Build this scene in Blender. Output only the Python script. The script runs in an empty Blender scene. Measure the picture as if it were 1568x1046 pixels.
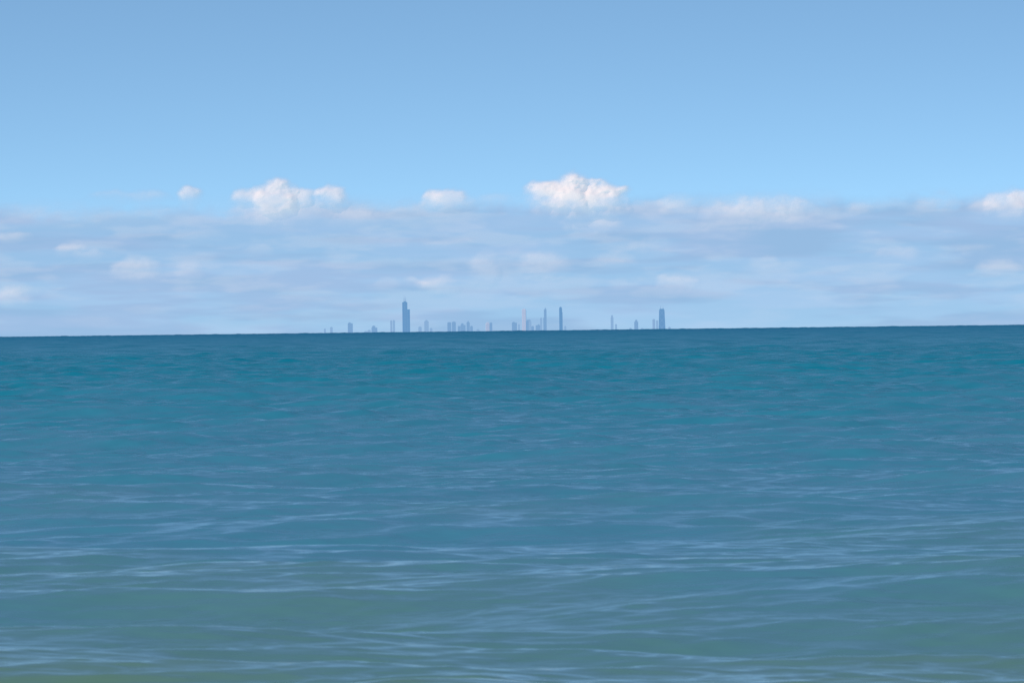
import bpy, math, numpy as np, random
from mathutils import Matrix, Vector
rng=np.random.RandomState(11); random.seed(4)
PX=1.164e-4            # radians per photo pixel (1568 wide)
R=7.4e6                # earth radius incl. refraction
CAMH=2.0
DIP=math.sqrt(2*CAMH/R)
sc=bpy.context.scene
sc.view_settings.view_transform='Standard'
try: sc.view_settings.look='None'
except Exception: pass
sc.view_settings.exposure=0

# ------------------------------------------------------------ helpers
def mesh_grid(name,P,attrs=None,smooth=True):
    nr,nc=P.shape[:2]
    me=bpy.data.meshes.new(name)
    me.vertices.add(nr*nc); me.vertices.foreach_set('co',P.reshape(-1).astype(np.float32))
    i=np.arange(nr-1)[:,None]*nc+np.arange(nc-1)[None,:]
    q=np.stack([i,i+1,i+nc+1,i+nc],-1).reshape(-1,4).astype(np.int32)
    nf=len(q)
    me.loops.add(nf*4); me.loops.foreach_set('vertex_index',q.reshape(-1))
    me.polygons.add(nf); me.polygons.foreach_set('loop_start',np.arange(nf,dtype=np.int32)*4)
    try: me.polygons.foreach_set('loop_total',np.full(nf,4,np.int32))
    except Exception: pass
    if attrs:
        for k,v in attrs.items():
            a=me.attributes.new(k,'FLOAT','POINT'); a.data.foreach_set('value',v.reshape(-1).astype(np.float32))
    me.update(calc_edges=True)
    me.polygons.foreach_set('use_smooth',np.full(nf,smooth,bool))
    o=bpy.data.objects.new(name,me); sc.collection.objects.link(o); return o
def sstep(a,b,x):
    t=np.clip((x-a)/(b-a),0,1); return t*t*(3-2*t)
LAT=rng.rand(512,512)
def vnoise(x,y):
    xi=np.floor(x).astype(int); yi=np.floor(y).astype(int); fx=x-xi; fy=y-yi
    fx=fx*fx*fx*(fx*(fx*6-15)+10); fy=fy*fy*fy*(fy*(fy*6-15)+10)
    a=LAT[yi%512,xi%512]; b=LAT[yi%512,(xi+1)%512]; c=LAT[(yi+1)%512,xi%512]; d=LAT[(yi+1)%512,(xi+1)%512]
    return (a*(1-fx)+b*fx)*(1-fy)+(c*(1-fx)+d*fx)*fy
def fbm(x,y,o=5,g=0.5,off=0):
    s=0;a=1;t=0
    for k in range(o):
        ca,sa=math.cos(k*0.7),math.sin(k*0.7)
        s=s+a*vnoise((x*ca-y*sa)*2.03**k+17.3*k+off,(x*sa+y*ca)*2.03**k+41.1*k+off*1.7); t+=a; a*=g
    return s/t

# ------------------------------------------------------------ world
SUN_EL=math.radians(38); SUN_ROT=math.radians(-128)
w=bpy.data.worlds.new("World"); sc.world=w; w.use_nodes=True
nt=w.node_tree; nt.nodes.clear()
out=nt.nodes.new('ShaderNodeOutputWorld'); bg=nt.nodes.new('ShaderNodeBackground')
sky=nt.nodes.new('ShaderNodeTexSky'); sky.sky_type='NISHITA'; sky.sun_disc=False
sky.sun_elevation=SUN_EL; sky.sun_rotation=SUN_ROT
sky.air_density=1.0; sky.dust_density=0.2; sky.ozone_density=3.0; sky.altitude=0
tc=nt.nodes.new('ShaderNodeTexCoord'); sp=nt.nodes.new('ShaderNodeSeparateXYZ'); nt.links.new(tc.outputs['Generated'],sp.inputs[0])
def mth(op,a,b):
    n=nt.nodes.new('ShaderNodeMath'); n.operation=op
    for i,q in enumerate((a,b)):
        if isinstance(q,(int,float)): n.inputs[i].default_value=q
        else: nt.links.new(q,n.inputs[i])
    return n.outputs[0]
zc=mth('MAXIMUM',sp.outputs[2],0.0)
zp=mth('SUBTRACT',1.0,mth('MULTIPLY',0.875,mth('POWER',mth('SUBTRACT',1.0,zc),5.0)))
cb=nt.nodes.new('ShaderNodeCombineXYZ'); 
sc_=mth('DIVIDE',mth('SQRT',mth('SUBTRACT',1.0,mth('MULTIPLY',zp,zp)),0),mth('SQRT',mth('MAXIMUM',mth('SUBTRACT',1.0,mth('MULTIPLY',zc,zc)),1e-6),0))
nt.links.new(mth('MULTIPLY',sp.outputs[0],sc_),cb.inputs[0]); nt.links.new(mth('MULTIPLY',sp.outputs[1],sc_),cb.inputs[1]); nt.links.new(zp,cb.inputs[2])
nt.links.new(cb.outputs[0],sky.inputs[0])
tint=nt.nodes.new('ShaderNodeMix'); tint.data_type='RGBA'; tint.blend_type='MULTIPLY'; tint.inputs[0].default_value=1
tint.inputs[7].default_value=(1.10,1.26,1.20,1)
nt.links.new(sky.outputs[0],tint.inputs[6]); nt.links.new(tint.outputs[2],bg.inputs[0])
bg.inputs[1].default_value=0.15
nt.links.new(bg.outputs[0],out.inputs[0])

sd=bpy.data.lights.new('sun','SUN'); sd.energy=3.2; sd.angle=math.radians(0.5); sd.color=(1,0.95,0.88)
so=bpy.data.objects.new('sun',sd); sc.collection.objects.link(so)
dv=Vector((math.sin(SUN_ROT)*math.cos(SUN_EL),math.cos(SUN_ROT)*math.cos(SUN_EL),math.sin(SUN_EL)))
so.rotation_euler=dv.to_track_quat('Z','Y').to_euler()

# ------------------------------------------------------------ camera
cd=bpy.data.cameras.new('camera'); cam=bpy.data.objects.new('camera',cd); sc.collection.objects.link(cam); sc.camera=cam
cd.sensor_width=36; cd.lens=36/(2*math.tan(1568*PX/2)); cd.clip_start=0.5; cd.clip_end=400000
pitch=-(15.5*PX+DIP); roll=math.atan(18.5/1568)
cam.matrix_world=Matrix.Translation((0,0,CAMH))@Matrix.Rotation(math.pi/2+pitch,4,'X')@Matrix.Rotation(-roll,4,'Z')
cd.dof.use_dof=True; cd.dof.focus_distance=1500; cd.dof.aperture_fstop=14

# ------------------------------------------------------------ water
fine=np.linspace(-6.2,6.2,520); st=fine[1]-fine[0]
side=[];a=6.2;s=st
while a<70: s=min(s*1.16,3); a+=s; side.append(a)
ang=np.radians(np.concatenate([-np.array(side[::-1]),fine,side]))
rr=[3.0]
while rr[-1]<27: rr.append(rr[-1]*1.01)
while rr[-1]<60: rr.append(rr[-1]*1.0014)
while rr[-1]<450: rr.append(rr[-1]*1.0010)
while rr[-1]<7500: rr.append(rr[-1]+min(rr[-1]*0.0022,4.2))
while rr[-1]<60000: rr.append(rr[-1]*1.05)
rr=np.array(rr)
RR,AA=np.meshgrid(rr,ang,indexing='ij')
X=RR*np.sin(AA); Y=RR*np.cos(AA)
dr=np.gradient(rr); dxc=np.gradient(ang)
DX=np.zeros_like(X); DY=np.zeros_like(X); Z=np.zeros_like(X)
ncomp=120
lam=np.exp(np.linspace(math.log(0.2),math.log(9),ncomp))*np.exp(rng.uniform(-.02,.02,ncomp))
noct=math.log2(9/0.2)
lr=np.log(rr)
for i in range(ncomp):
    L=lam[i]
    so_=0.060 if L<1.3 else 0.060*(1.3/L)**0.5
    near=0.60 if L<0.5 else (0.76 if L<1 else 0.9)      # wavelets are calmer in the shallows
    offshore=near+(1.95-near)*sstep(3.8,5.5,lr)
    per=so_/math.sqrt(ncomp/noct)*math.sqrt(2)
    amp=per*L/(2*math.pi)
    th=math.radians(6)+rng.normal()*math.radians(22 if L>2 else 30)
    kx,ky=math.sin(th)*2*math.pi/L,-math.cos(th)*2*math.pi/L
    wrow=sstep(2.1,3.4,L/dr)*offshore
    nz=np.nonzero(wrow>0)[0]
    if len(nz)==0: continue
    n0,n=int(nz.min()),int(nz.max())+1
    wcol=sstep(1.5,3,L/(dxc[None,:]*rr[n0:n,None]))
    xs=X[n0:n];ys=Y[n0:n]
    ph=kx*xs+ky*ys+rng.uniform(0,6.28)
    g=amp*wrow[n0:n,None]*wcol
    q=2*math.pi/(L*7); t2=rng.uniform(0,6.28)
    g=g*(1+0.7*np.sin(q*(math.cos(t2)*xs+math.sin(t2)*ys)+rng.uniform(0,6.28)))
    s_=np.sin(ph); c_=np.cos(ph)
    Z[n0:n]+=g*s_; DX[n0:n]+=0.8*g*c_*math.sin(th); DY[n0:n]-=0.8*g*c_*math.cos(th)
for L,A,th in ((11,0.05,12),(16,0.085,-9),(22,0.095,11),(29,0.09,3),(7.5,0.035,-16)):
    th=math.radians(th); kx,ky=math.sin(th)*2*math.pi/L,-math.cos(th)*2*math.pi/L
    ph=kx*X+ky*Y+rng.uniform(0,6.28)+1.3*np.sin(X/(L*0.35)+L)
    gain=1+0.8*sstep(600,5000,RR)
    wv=sstep(2,3.2,L/dr)[:,None]
    Z+=A*gain*wv*(np.sin(ph)+0.22*np.cos(2*ph))*(0.6+0.9*np.sin(X/(L*0.25)+L)*np.cos(Y/50+L))
for L,A,th in ((14,0.12,48),(17,0.12,-42),(21,0.13,30),(12,0.12,-58)):      # open-lake cross sea
    th=math.radians(th); kx,ky=math.sin(th)*2*math.pi/L,-math.cos(th)*2*math.pi/L
    ph=kx*X+ky*Y+rng.uniform(0,6.28)
    wv=(sstep(2,2.8,L/dr)*sstep(700,3500,rr))[:,None]
    Z+=A*wv*np.sin(ph)*(0.8+0.6*np.sin(X/41+L)*np.sin(Y/90+L))
Z=Z-RR**2/(2*R)
P=np.stack([X+DX,Y+DY,Z],-1)
water=mesh_grid('lake_water',P)
def newmat(n):
    m=bpy.data.materials.new(n); m.use_nodes=True; m.node_tree.nodes.clear(); return m,m.node_tree
m,t=newmat('lake_water_mat'); N=t.nodes; K=t.links
o=N.new('ShaderNodeOutputMaterial'); pb=N.new('ShaderNodeBsdfPrincipled'); K.new(pb.outputs[0],o.inputs[0])
pb.inputs['IOR'].default_value=1.333
geo=N.new('ShaderNodeNewGeometry'); sep=N.new('ShaderNodeSeparateXYZ'); K.new(geo.outputs['Position'],sep.inputs[0])
lg=N.new('ShaderNodeMath'); lg.operation='LOGARITHM'; lg.inputs[1].default_value=10
mx=N.new('ShaderNodeMath'); mx.operation='MAXIMUM'; mx.inputs[1].default_value=1; K.new(sep.outputs[1],mx.inputs[0]); K.new(mx.outputs[0],lg.inputs[0])
def wnoise(vs,detail,rough=.5):
    mp=N.new('ShaderNodeMapping'); mp.inputs['Scale'].default_value=vs; K.new(geo.outputs['Position'],mp.inputs[0])
    pn=N.new('ShaderNodeTexNoise'); pn.inputs['Scale'].default_value=1.0; pn.inputs['Detail'].default_value=detail; pn.inputs['Roughness'].default_value=rough
    K.new(mp.outputs[0],pn.inputs['Vector']); return pn.outputs[0]
pn=wnoise((0.16,0.07,0),3)
ad=N.new('ShaderNodeMath'); ad.operation='MULTIPLY_ADD'; ad.inputs[1].default_value=0.6; ad.inputs[2].default_value=-0.30
K.new(pn,ad.inputs[0])
su=N.new('ShaderNodeMath'); su.operation='ADD'; K.new(lg.outputs[0],su.inputs[0]); K.new(ad.outputs[0],su.inputs[1])
mr=N.new('ShaderNodeMapRange'); mr.inputs[1].default_value=1.4; mr.inputs[2].default_value=3.6; K.new(su.outputs[0],mr.inputs[0])
cr=N.new('ShaderNodeValToRGB'); K.new(mr.outputs[0],cr.inputs[0])
e=cr.color_ramp.elements
e[0].position=0; e[0].color=(0.12,0.21,0.10,1)
e[1].position=1; e[1].color=(0.0,0.12,0.22,1)
for p,c in ((0.07,(0.085,0.205,0.175,1)),(0.16,(0.05,0.21,0.27,1)),(0.28,(0.03,0.20,0.27,1)),(0.45,(0.0,0.185,0.25,1)),(0.75,(0.0,0.15,0.235,1))):
    q=e.new(p); q.color=c
K.new(cr.outputs[0],pb.inputs['Base Color'])
def lmap(a,b,c,d):
    r=N.new('ShaderNodeMapRange'); 
    for i,vv in enumerate((a,b,c,d)): r.inputs[i+1].default_value=vv
    K.new(lg.outputs[0],r.inputs[0]); return r.outputs[0]
K.new(lmap(1.4,3.5,0.10,0.36),pb.inputs['Roughness'])
wr=wnoise((0.35,0.03,0),6,0.65)          # wind streaks: ruffled and slick patches
wm=N.new('ShaderNodeMapRange'); 
for i,vv in enumerate((0.36,0.64,0.25,1.75)): wm.inputs[i+1].default_value=vv
K.new(wr,wm.inputs[0])
ml=N.new('ShaderNodeMath'); ml.operation='MULTIPLY'; K.new(wm.outputs[0],ml.inputs[0]); K.new(lmap(1.8,3.1,0.85,0.06),ml.inputs[1])
K.new(ml.outputs[0],pb.inputs['Specular IOR Level'])
def bump(scale,dist,vec_scale,prev=None,detail=3):
    mpp=N.new('ShaderNodeMapping'); mpp.inputs['Scale'].default_value=vec_scale; K.new(geo.outputs['Position'],mpp.inputs[0])
    nn=N.new('ShaderNodeTexNoise'); nn.inputs['Scale'].default_value=scale; nn.inputs['Detail'].default_value=detail; K.new(mpp.outputs[0],nn.inputs['Vector'])
    b=N.new('ShaderNodeBump'); b.inputs['Distance'].default_value=dist; b.inputs['Strength'].default_value=1; K.new(nn.outputs[0],b.inputs['Height'])
    if prev: K.new(prev.outputs[0],b.inputs['Normal'])
    return b
b1=bump(3.0,0.022,(0.5,1,0),None,2)
K.new(b1.outputs[0],pb.inputs['Normal'])
water.data.materials.append(m)

# ------------------------------------------------------------ cloud bank
D=90000.0
uf=np.arange(-1000,1000.1,1.6); us=np.arange(1006,6500,7.0)
u=np.concatenate([-us[::-1],uf,us]); v=np.arange(-60,262,1.25)
V,U=np.meshgrid(v,u,indexing='ij')
hz=lambda x:517-0.0118*x
puffs=[ # x, ytop, ybase, halfwidth, amp
(425,272,308,50,1.0),(385,285,308,38,.85),(465,286,308,32,.85),(512,280,306,29,.95),
(290,281,306,29,.8),(230,287,306,42,.55),(175,289,304,44,.45),
(690,286,308,44,.8),(665,289,308,24,.6),
(875,262,306,50,1.05),(840,272,304,42,1.0),(925,272,307,48,1.0),(895,275,308,88,.95),
(925,331,349,38,.5),(885,338,350,26,.2),
(1170,289,325,74,.55),(1125,294,338,60,.4),(1045,294,318,40,.5),(1210,297,332,54,.4),(1320,304,324,28,.35),
(1545,287,322,36,.62),(1565,290,312,30,.6),(1510,306,322,26,.35),(1440,289,322,44,.3),
(108,369,386,30,.5),(140,383,396,24,.3),(208,392,418,44,.5),(22,433,460,38,.5),(18,356,368,30,.35),
(670,418,440,42,.5),(640,424,434,24,.3),(835,384,412,42,.45),(745,374,416,28,.3),(940,385,404,44,.28),(1035,417,435,34,.4),
(1000,360,385,44,.2),(1378,378,394,42,.3),(1172,391,405,26,.25),(1530,398,416,46,.35),(290,398,424,28,.25),(395,372,388,26,.25),
(545,310,338,56,.4),(300,345,366,50,.2),(590,425,440,32,.2),(70,418,430,26,.2),(955,425,440,26,.2),(440,298,334,90,.5),
(680,365,378,50,.2),(1480,370,382,56,.2),(520,380,395,30,.15),(760,290,306,32,.4),(1010,302,316,40,.35),(1250,308,330,50,.25),
(110,300,330,120,.2),(640,312,330,60,.2)]
P2=[(x-784,hz(x)-yb,hz(x)-yt,hw,am) for x,yt,yb,hw,am in puffs]
r2=np.random.RandomState(5)
for k in range(190):
    uu=r2.uniform(820,6300)*r2.choice([-1,1]); lowc=r2.rand()<.6; vb=r2.uniform(50,180) if lowc else r2.uniform(195,205)
    P2.append((uu,vb,vb+r2.uniform(10,24 if lowc else 34),r2.uniform(20,70),r2.uniform(.15,.5) if lowc else r2.uniform(.4,1)))
wu=U+12*(fbm(U/40,V/26,3)-.5)*2; wv_=V+6*(fbm(U/32,V/22,3,off=9)-.5)*2
edge=fbm(U/20,V/13,5,0.5,off=3)-.5
white=np.zeros_like(U); relief=np.zeros_like(U)
for uc,vb,vt,hw,am in P2:
    c0,c1=np.searchsorted(u,[uc-hw*1.9,uc+hw*1.9])
    if c1-c0<2: continue
    S=(slice(None),slice(c0,c1)); h=vt-vb
    dx=(wu[S]-uc)/hw; dy=(wv_[S]-vb)/h
    dy=np.where(dy<0,dy*(1.4 if am<.9 else 1.05),dy)
    f=1.12-np.abs(dx)**2.2-np.abs(dy)**2+edge[S]*(0.62 if am>.55 else .6)
    soft=(0.75 if am>0.55 else 1.15)+0.9*sstep(h*.5,-h*.3,wv_[S]-vb)
    a_=sstep(0,1,f/soft)*am*(.88 if am>.55 else .85)
    lower=0.45+0.55*sstep(-0.4,0.6,dy)
    white[S]=1-(1-white[S])*(1-np.clip(a_*lower,0,1))
    relief[S]=np.maximum(relief[S],sstep(0,1.2,f)*h*min(am,1))
white=white*0.9
veil=sstep(0.42,0.75,fbm(U/80,V/17,4,off=21))*0.15*sstep(215,190,V)*(0.3+0.7*sstep(0,90,V))
veil+=0.11*sstep(150,200,V)*sstep(0.3,0.62,fbm(U/110,V/40,4,off=61))
veil*=sstep(222,198,V+14*edge)
white=1-(1-white)*(1-veil)
top=211+26*(fbm(U/90,V*0+3,4,off=7)-.5)+14*edge
band=sstep(0,1,(top-V)/32)*0.94
streak=fbm(U/200,V/22,4,off=55)
band=band*(0.84+0.16*sstep(0.35,0.6,streak))
shade=fbm(U/150,V/20,4,off=77)
alpha=np.clip(1-(1-band)*(1-white),0,1)
rad=D-relief*0.5*10.5
az=U*PX; zz=CAMH+rad*np.tan(V*PX-DIP)
cloud=mesh_grid('cloud_bank',np.stack([rad*np.sin(az),rad*np.cos(az),zz],-1),{'alpha':alpha,'white':white,'shade':shade})
m,t=newmat('cloud_mat'); N=t.nodes; K=t.links
o=N.new('ShaderNodeOutputMaterial')
def attr(n):
    a=N.new('ShaderNodeAttribute'); a.attribute_name=n; return a.outputs['Fac']
df=N.new('ShaderNodeBsdfDiffuse'); df.inputs[0].default_value=(0.57,0.37,0.25,1)
em=N.new('ShaderNodeEmission')  # haze painted in: the bank glows with this colour by itself
crs=N.new('ShaderNodeMix'); crs.data_type='RGBA'
shr=N.new('ShaderNodeMapRange'); shr.inputs[1].default_value=0.32; shr.inputs[2].default_value=0.68; K.new(attr('shade'),shr.inputs[0]); K.new(shr.outputs[0],crs.inputs[0])
crs.inputs[6].default_value=(0.30,0.485,0.74,1); crs.inputs[7].default_value=(0.345,0.505,0.76,1)
K.new(crs.outputs[2],em.inputs[0])
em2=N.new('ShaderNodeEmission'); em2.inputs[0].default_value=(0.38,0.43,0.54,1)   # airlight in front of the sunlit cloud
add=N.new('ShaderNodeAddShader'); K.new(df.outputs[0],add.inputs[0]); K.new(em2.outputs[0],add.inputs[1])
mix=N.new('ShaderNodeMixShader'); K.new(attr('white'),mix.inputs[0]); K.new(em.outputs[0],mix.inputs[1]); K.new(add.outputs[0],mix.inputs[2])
tr=N.new('ShaderNodeBsdfTransparent'); mm=N.new('ShaderNodeMixShader')
K.new(attr('alpha'),mm.inputs[0]); K.new(tr.outputs[0],mm.inputs[1]); K.new(mix.outputs[0],mm.inputs[2]); K.new(mm.outputs[0],o.inputs[0])
cloud.data.materials.append(m)

# ------------------------------------------------------------ skyline
DB=53000.0
M=DB*PX
BASE=-DB**2/(2*R)
HID=(CAMH-DIP*DB)-BASE
TR=(0.72,0.50,0.34)  # share of facade colour left behind the painted-in haze
def facade(name,col,glass,depth=1.0):
    m,t=newmat(name); N=t.nodes; K=t.links
    o=N.new('ShaderNodeOutputMaterial'); tc=N.new('ShaderNodeTexCoord')
    mp=N.new('ShaderNodeMapping'); mp.inputs['Rotation'].default_value=(math.pi/2,0,0); K.new(tc.outputs['Object'],mp.inputs[0])
    br=N.new('ShaderNodeTexBrick'); br.offset=0; br.inputs['Scale'].default_value=1; br.inputs['Brick Width'].default_value=6; br.inputs['Row Height'].default_value=4
    br.inputs['Mortar Size'].default_value=0.8
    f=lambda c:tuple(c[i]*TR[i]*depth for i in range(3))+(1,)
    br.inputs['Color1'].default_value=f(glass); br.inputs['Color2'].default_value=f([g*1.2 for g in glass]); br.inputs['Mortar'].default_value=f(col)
    K.new(mp.outputs[0],br.inputs['Vector'])
    df=N.new('ShaderNodeBsdfDiffuse'); K.new(br.outputs[0],df.inputs[0])
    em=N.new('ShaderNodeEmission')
    airlight_glow=(0.075,0.25,0.51); haze_glow=(0.29,0.475,0.73)
    em.inputs[0].default_value=tuple(airlight_glow[i]*depth+haze_glow[i]*(1-depth) for i in range(3))+(1,)  # aerial haze put into the facade as glow; lower depth looks hazier
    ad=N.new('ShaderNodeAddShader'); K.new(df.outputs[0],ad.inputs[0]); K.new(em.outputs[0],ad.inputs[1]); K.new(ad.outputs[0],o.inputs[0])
    return m
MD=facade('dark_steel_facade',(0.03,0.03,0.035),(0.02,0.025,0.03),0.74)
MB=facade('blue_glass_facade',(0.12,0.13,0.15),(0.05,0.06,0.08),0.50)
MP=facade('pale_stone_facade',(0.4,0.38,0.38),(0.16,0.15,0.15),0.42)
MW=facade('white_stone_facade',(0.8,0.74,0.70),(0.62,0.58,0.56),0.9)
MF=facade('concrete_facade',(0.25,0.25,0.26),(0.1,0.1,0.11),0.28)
def prism(name,parent,mat,w,d,z0,z1,x=0,y=0,tw=None,td=None):
    tw=w if tw is None else tw; td=d if td is None else td
    vs=[]
    def ring(W,Dp,z):
        c=min(W,Dp)*0.06; a,b=W/2,Dp/2
        for q in ((-a,-b+c),(-a+c,-b),(a-c,-b),(a,-b+c),(a,b-c),(a-c,b),(-a+c,b),(-a,b-c)):
            vs.append((x+q[0],y+q[1],z))
    ring(w,d,z0); ring(tw,td,z1)
    fs=[tuple(range(7,-1,-1)),tuple(range(8,16))]+[(i,(i+1)%8,8+(i+1)%8,8+i) for i in range(8)]
    me=bpy.data.meshes.new(name); me.from_pydata(vs,[],fs); me.update(); me.materials.append(mat)
    ob=bpy.data.objects.new(name,me); sc.collection.objects.link(ob); ob.parent=parent; return ob
def mast(name,parent,mat,x,y,z0,z1,r):
    n=8; vs=[(x+math.cos(i*math.pi/4)*r*k,y+math.sin(i*math.pi/4)*r*k,z) for z,k in((z0,1),(z0+(z1-z0)*.55,.8),(z0+(z1-z0)*.56,.45),(z1,.25)) for i in range(n)]
    fs=[(j*n+i,j*n+(i+1)%n,(j+1)*n+(i+1)%n,(j+1)*n+i) for j in range(3) for i in range(n)]+[tuple(range(3*n,4*n))]
    me=bpy.data.meshes.new(name); me.from_pydata(vs,[],fs); me.update(); me.materials.append(mat)
    ob=bpy.data.objects.new(name,me); sc.collection.objects.link(ob); ob.parent=parent; return ob
def tower(px,name='skyscraper',rot=0.0,dd=0):
    e=bpy.data.objects.new(name,None); sc.collection.objects.link(e); e.empty_display_size=20
    a=(px-784)*PX; d=DB+dd
    e.location=(d*math.sin(a),d*math.cos(a),BASE); e.rotation_euler=(0,0,-a+rot); return e
def H(px,y): return HID+(hz(px)-y)*M
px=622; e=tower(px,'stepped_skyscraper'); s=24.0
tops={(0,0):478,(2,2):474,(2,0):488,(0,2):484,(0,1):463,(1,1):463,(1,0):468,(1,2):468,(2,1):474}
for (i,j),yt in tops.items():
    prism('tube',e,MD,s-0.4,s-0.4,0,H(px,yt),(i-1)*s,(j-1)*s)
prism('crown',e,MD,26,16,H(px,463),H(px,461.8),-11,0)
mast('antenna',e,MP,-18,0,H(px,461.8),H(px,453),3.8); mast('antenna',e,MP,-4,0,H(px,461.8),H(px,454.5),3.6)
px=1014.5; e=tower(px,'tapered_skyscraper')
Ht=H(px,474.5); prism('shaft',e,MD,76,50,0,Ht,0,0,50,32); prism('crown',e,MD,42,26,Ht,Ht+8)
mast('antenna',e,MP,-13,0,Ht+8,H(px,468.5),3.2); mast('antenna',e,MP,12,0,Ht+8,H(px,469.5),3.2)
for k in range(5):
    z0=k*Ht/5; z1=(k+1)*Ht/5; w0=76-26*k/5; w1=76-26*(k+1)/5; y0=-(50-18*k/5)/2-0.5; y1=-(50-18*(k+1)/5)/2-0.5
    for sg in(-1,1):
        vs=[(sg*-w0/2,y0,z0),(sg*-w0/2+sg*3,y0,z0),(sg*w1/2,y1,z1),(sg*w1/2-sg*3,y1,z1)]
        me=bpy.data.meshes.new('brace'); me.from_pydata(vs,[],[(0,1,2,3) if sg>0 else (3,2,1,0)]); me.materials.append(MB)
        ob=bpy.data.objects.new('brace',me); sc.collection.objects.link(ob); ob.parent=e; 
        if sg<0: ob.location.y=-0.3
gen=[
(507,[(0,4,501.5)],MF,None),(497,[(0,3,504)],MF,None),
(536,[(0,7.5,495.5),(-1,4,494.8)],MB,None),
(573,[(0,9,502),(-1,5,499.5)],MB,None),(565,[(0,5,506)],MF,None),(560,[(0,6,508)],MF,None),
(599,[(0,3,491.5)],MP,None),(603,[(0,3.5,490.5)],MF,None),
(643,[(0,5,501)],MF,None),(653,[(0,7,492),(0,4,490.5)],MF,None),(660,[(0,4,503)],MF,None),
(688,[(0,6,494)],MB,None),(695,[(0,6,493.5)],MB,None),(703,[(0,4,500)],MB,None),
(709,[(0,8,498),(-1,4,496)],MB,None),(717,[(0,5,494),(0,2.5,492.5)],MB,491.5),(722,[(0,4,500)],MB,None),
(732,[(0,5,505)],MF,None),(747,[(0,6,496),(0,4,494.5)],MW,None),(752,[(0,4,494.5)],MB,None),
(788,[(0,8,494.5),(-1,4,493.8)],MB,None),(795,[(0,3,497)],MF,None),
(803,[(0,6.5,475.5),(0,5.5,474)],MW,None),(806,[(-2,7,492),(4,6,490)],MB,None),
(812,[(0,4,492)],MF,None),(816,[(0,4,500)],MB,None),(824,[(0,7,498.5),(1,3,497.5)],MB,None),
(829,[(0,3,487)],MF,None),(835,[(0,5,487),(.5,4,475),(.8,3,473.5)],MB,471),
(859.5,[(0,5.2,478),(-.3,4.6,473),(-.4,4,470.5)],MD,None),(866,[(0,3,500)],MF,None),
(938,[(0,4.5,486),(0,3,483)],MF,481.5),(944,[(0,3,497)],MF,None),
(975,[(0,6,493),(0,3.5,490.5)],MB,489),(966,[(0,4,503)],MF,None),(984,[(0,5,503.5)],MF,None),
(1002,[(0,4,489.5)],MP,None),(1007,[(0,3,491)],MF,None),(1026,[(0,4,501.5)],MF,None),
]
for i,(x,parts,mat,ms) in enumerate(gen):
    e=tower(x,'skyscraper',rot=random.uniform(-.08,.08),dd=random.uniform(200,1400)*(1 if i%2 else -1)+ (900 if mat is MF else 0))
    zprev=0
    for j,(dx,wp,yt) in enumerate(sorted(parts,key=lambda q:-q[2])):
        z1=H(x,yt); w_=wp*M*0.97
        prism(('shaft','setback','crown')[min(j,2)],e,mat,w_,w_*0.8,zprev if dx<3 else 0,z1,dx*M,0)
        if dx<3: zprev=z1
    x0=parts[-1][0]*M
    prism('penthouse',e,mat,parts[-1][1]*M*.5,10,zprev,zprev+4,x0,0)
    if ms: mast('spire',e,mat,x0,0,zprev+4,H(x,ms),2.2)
print('done')
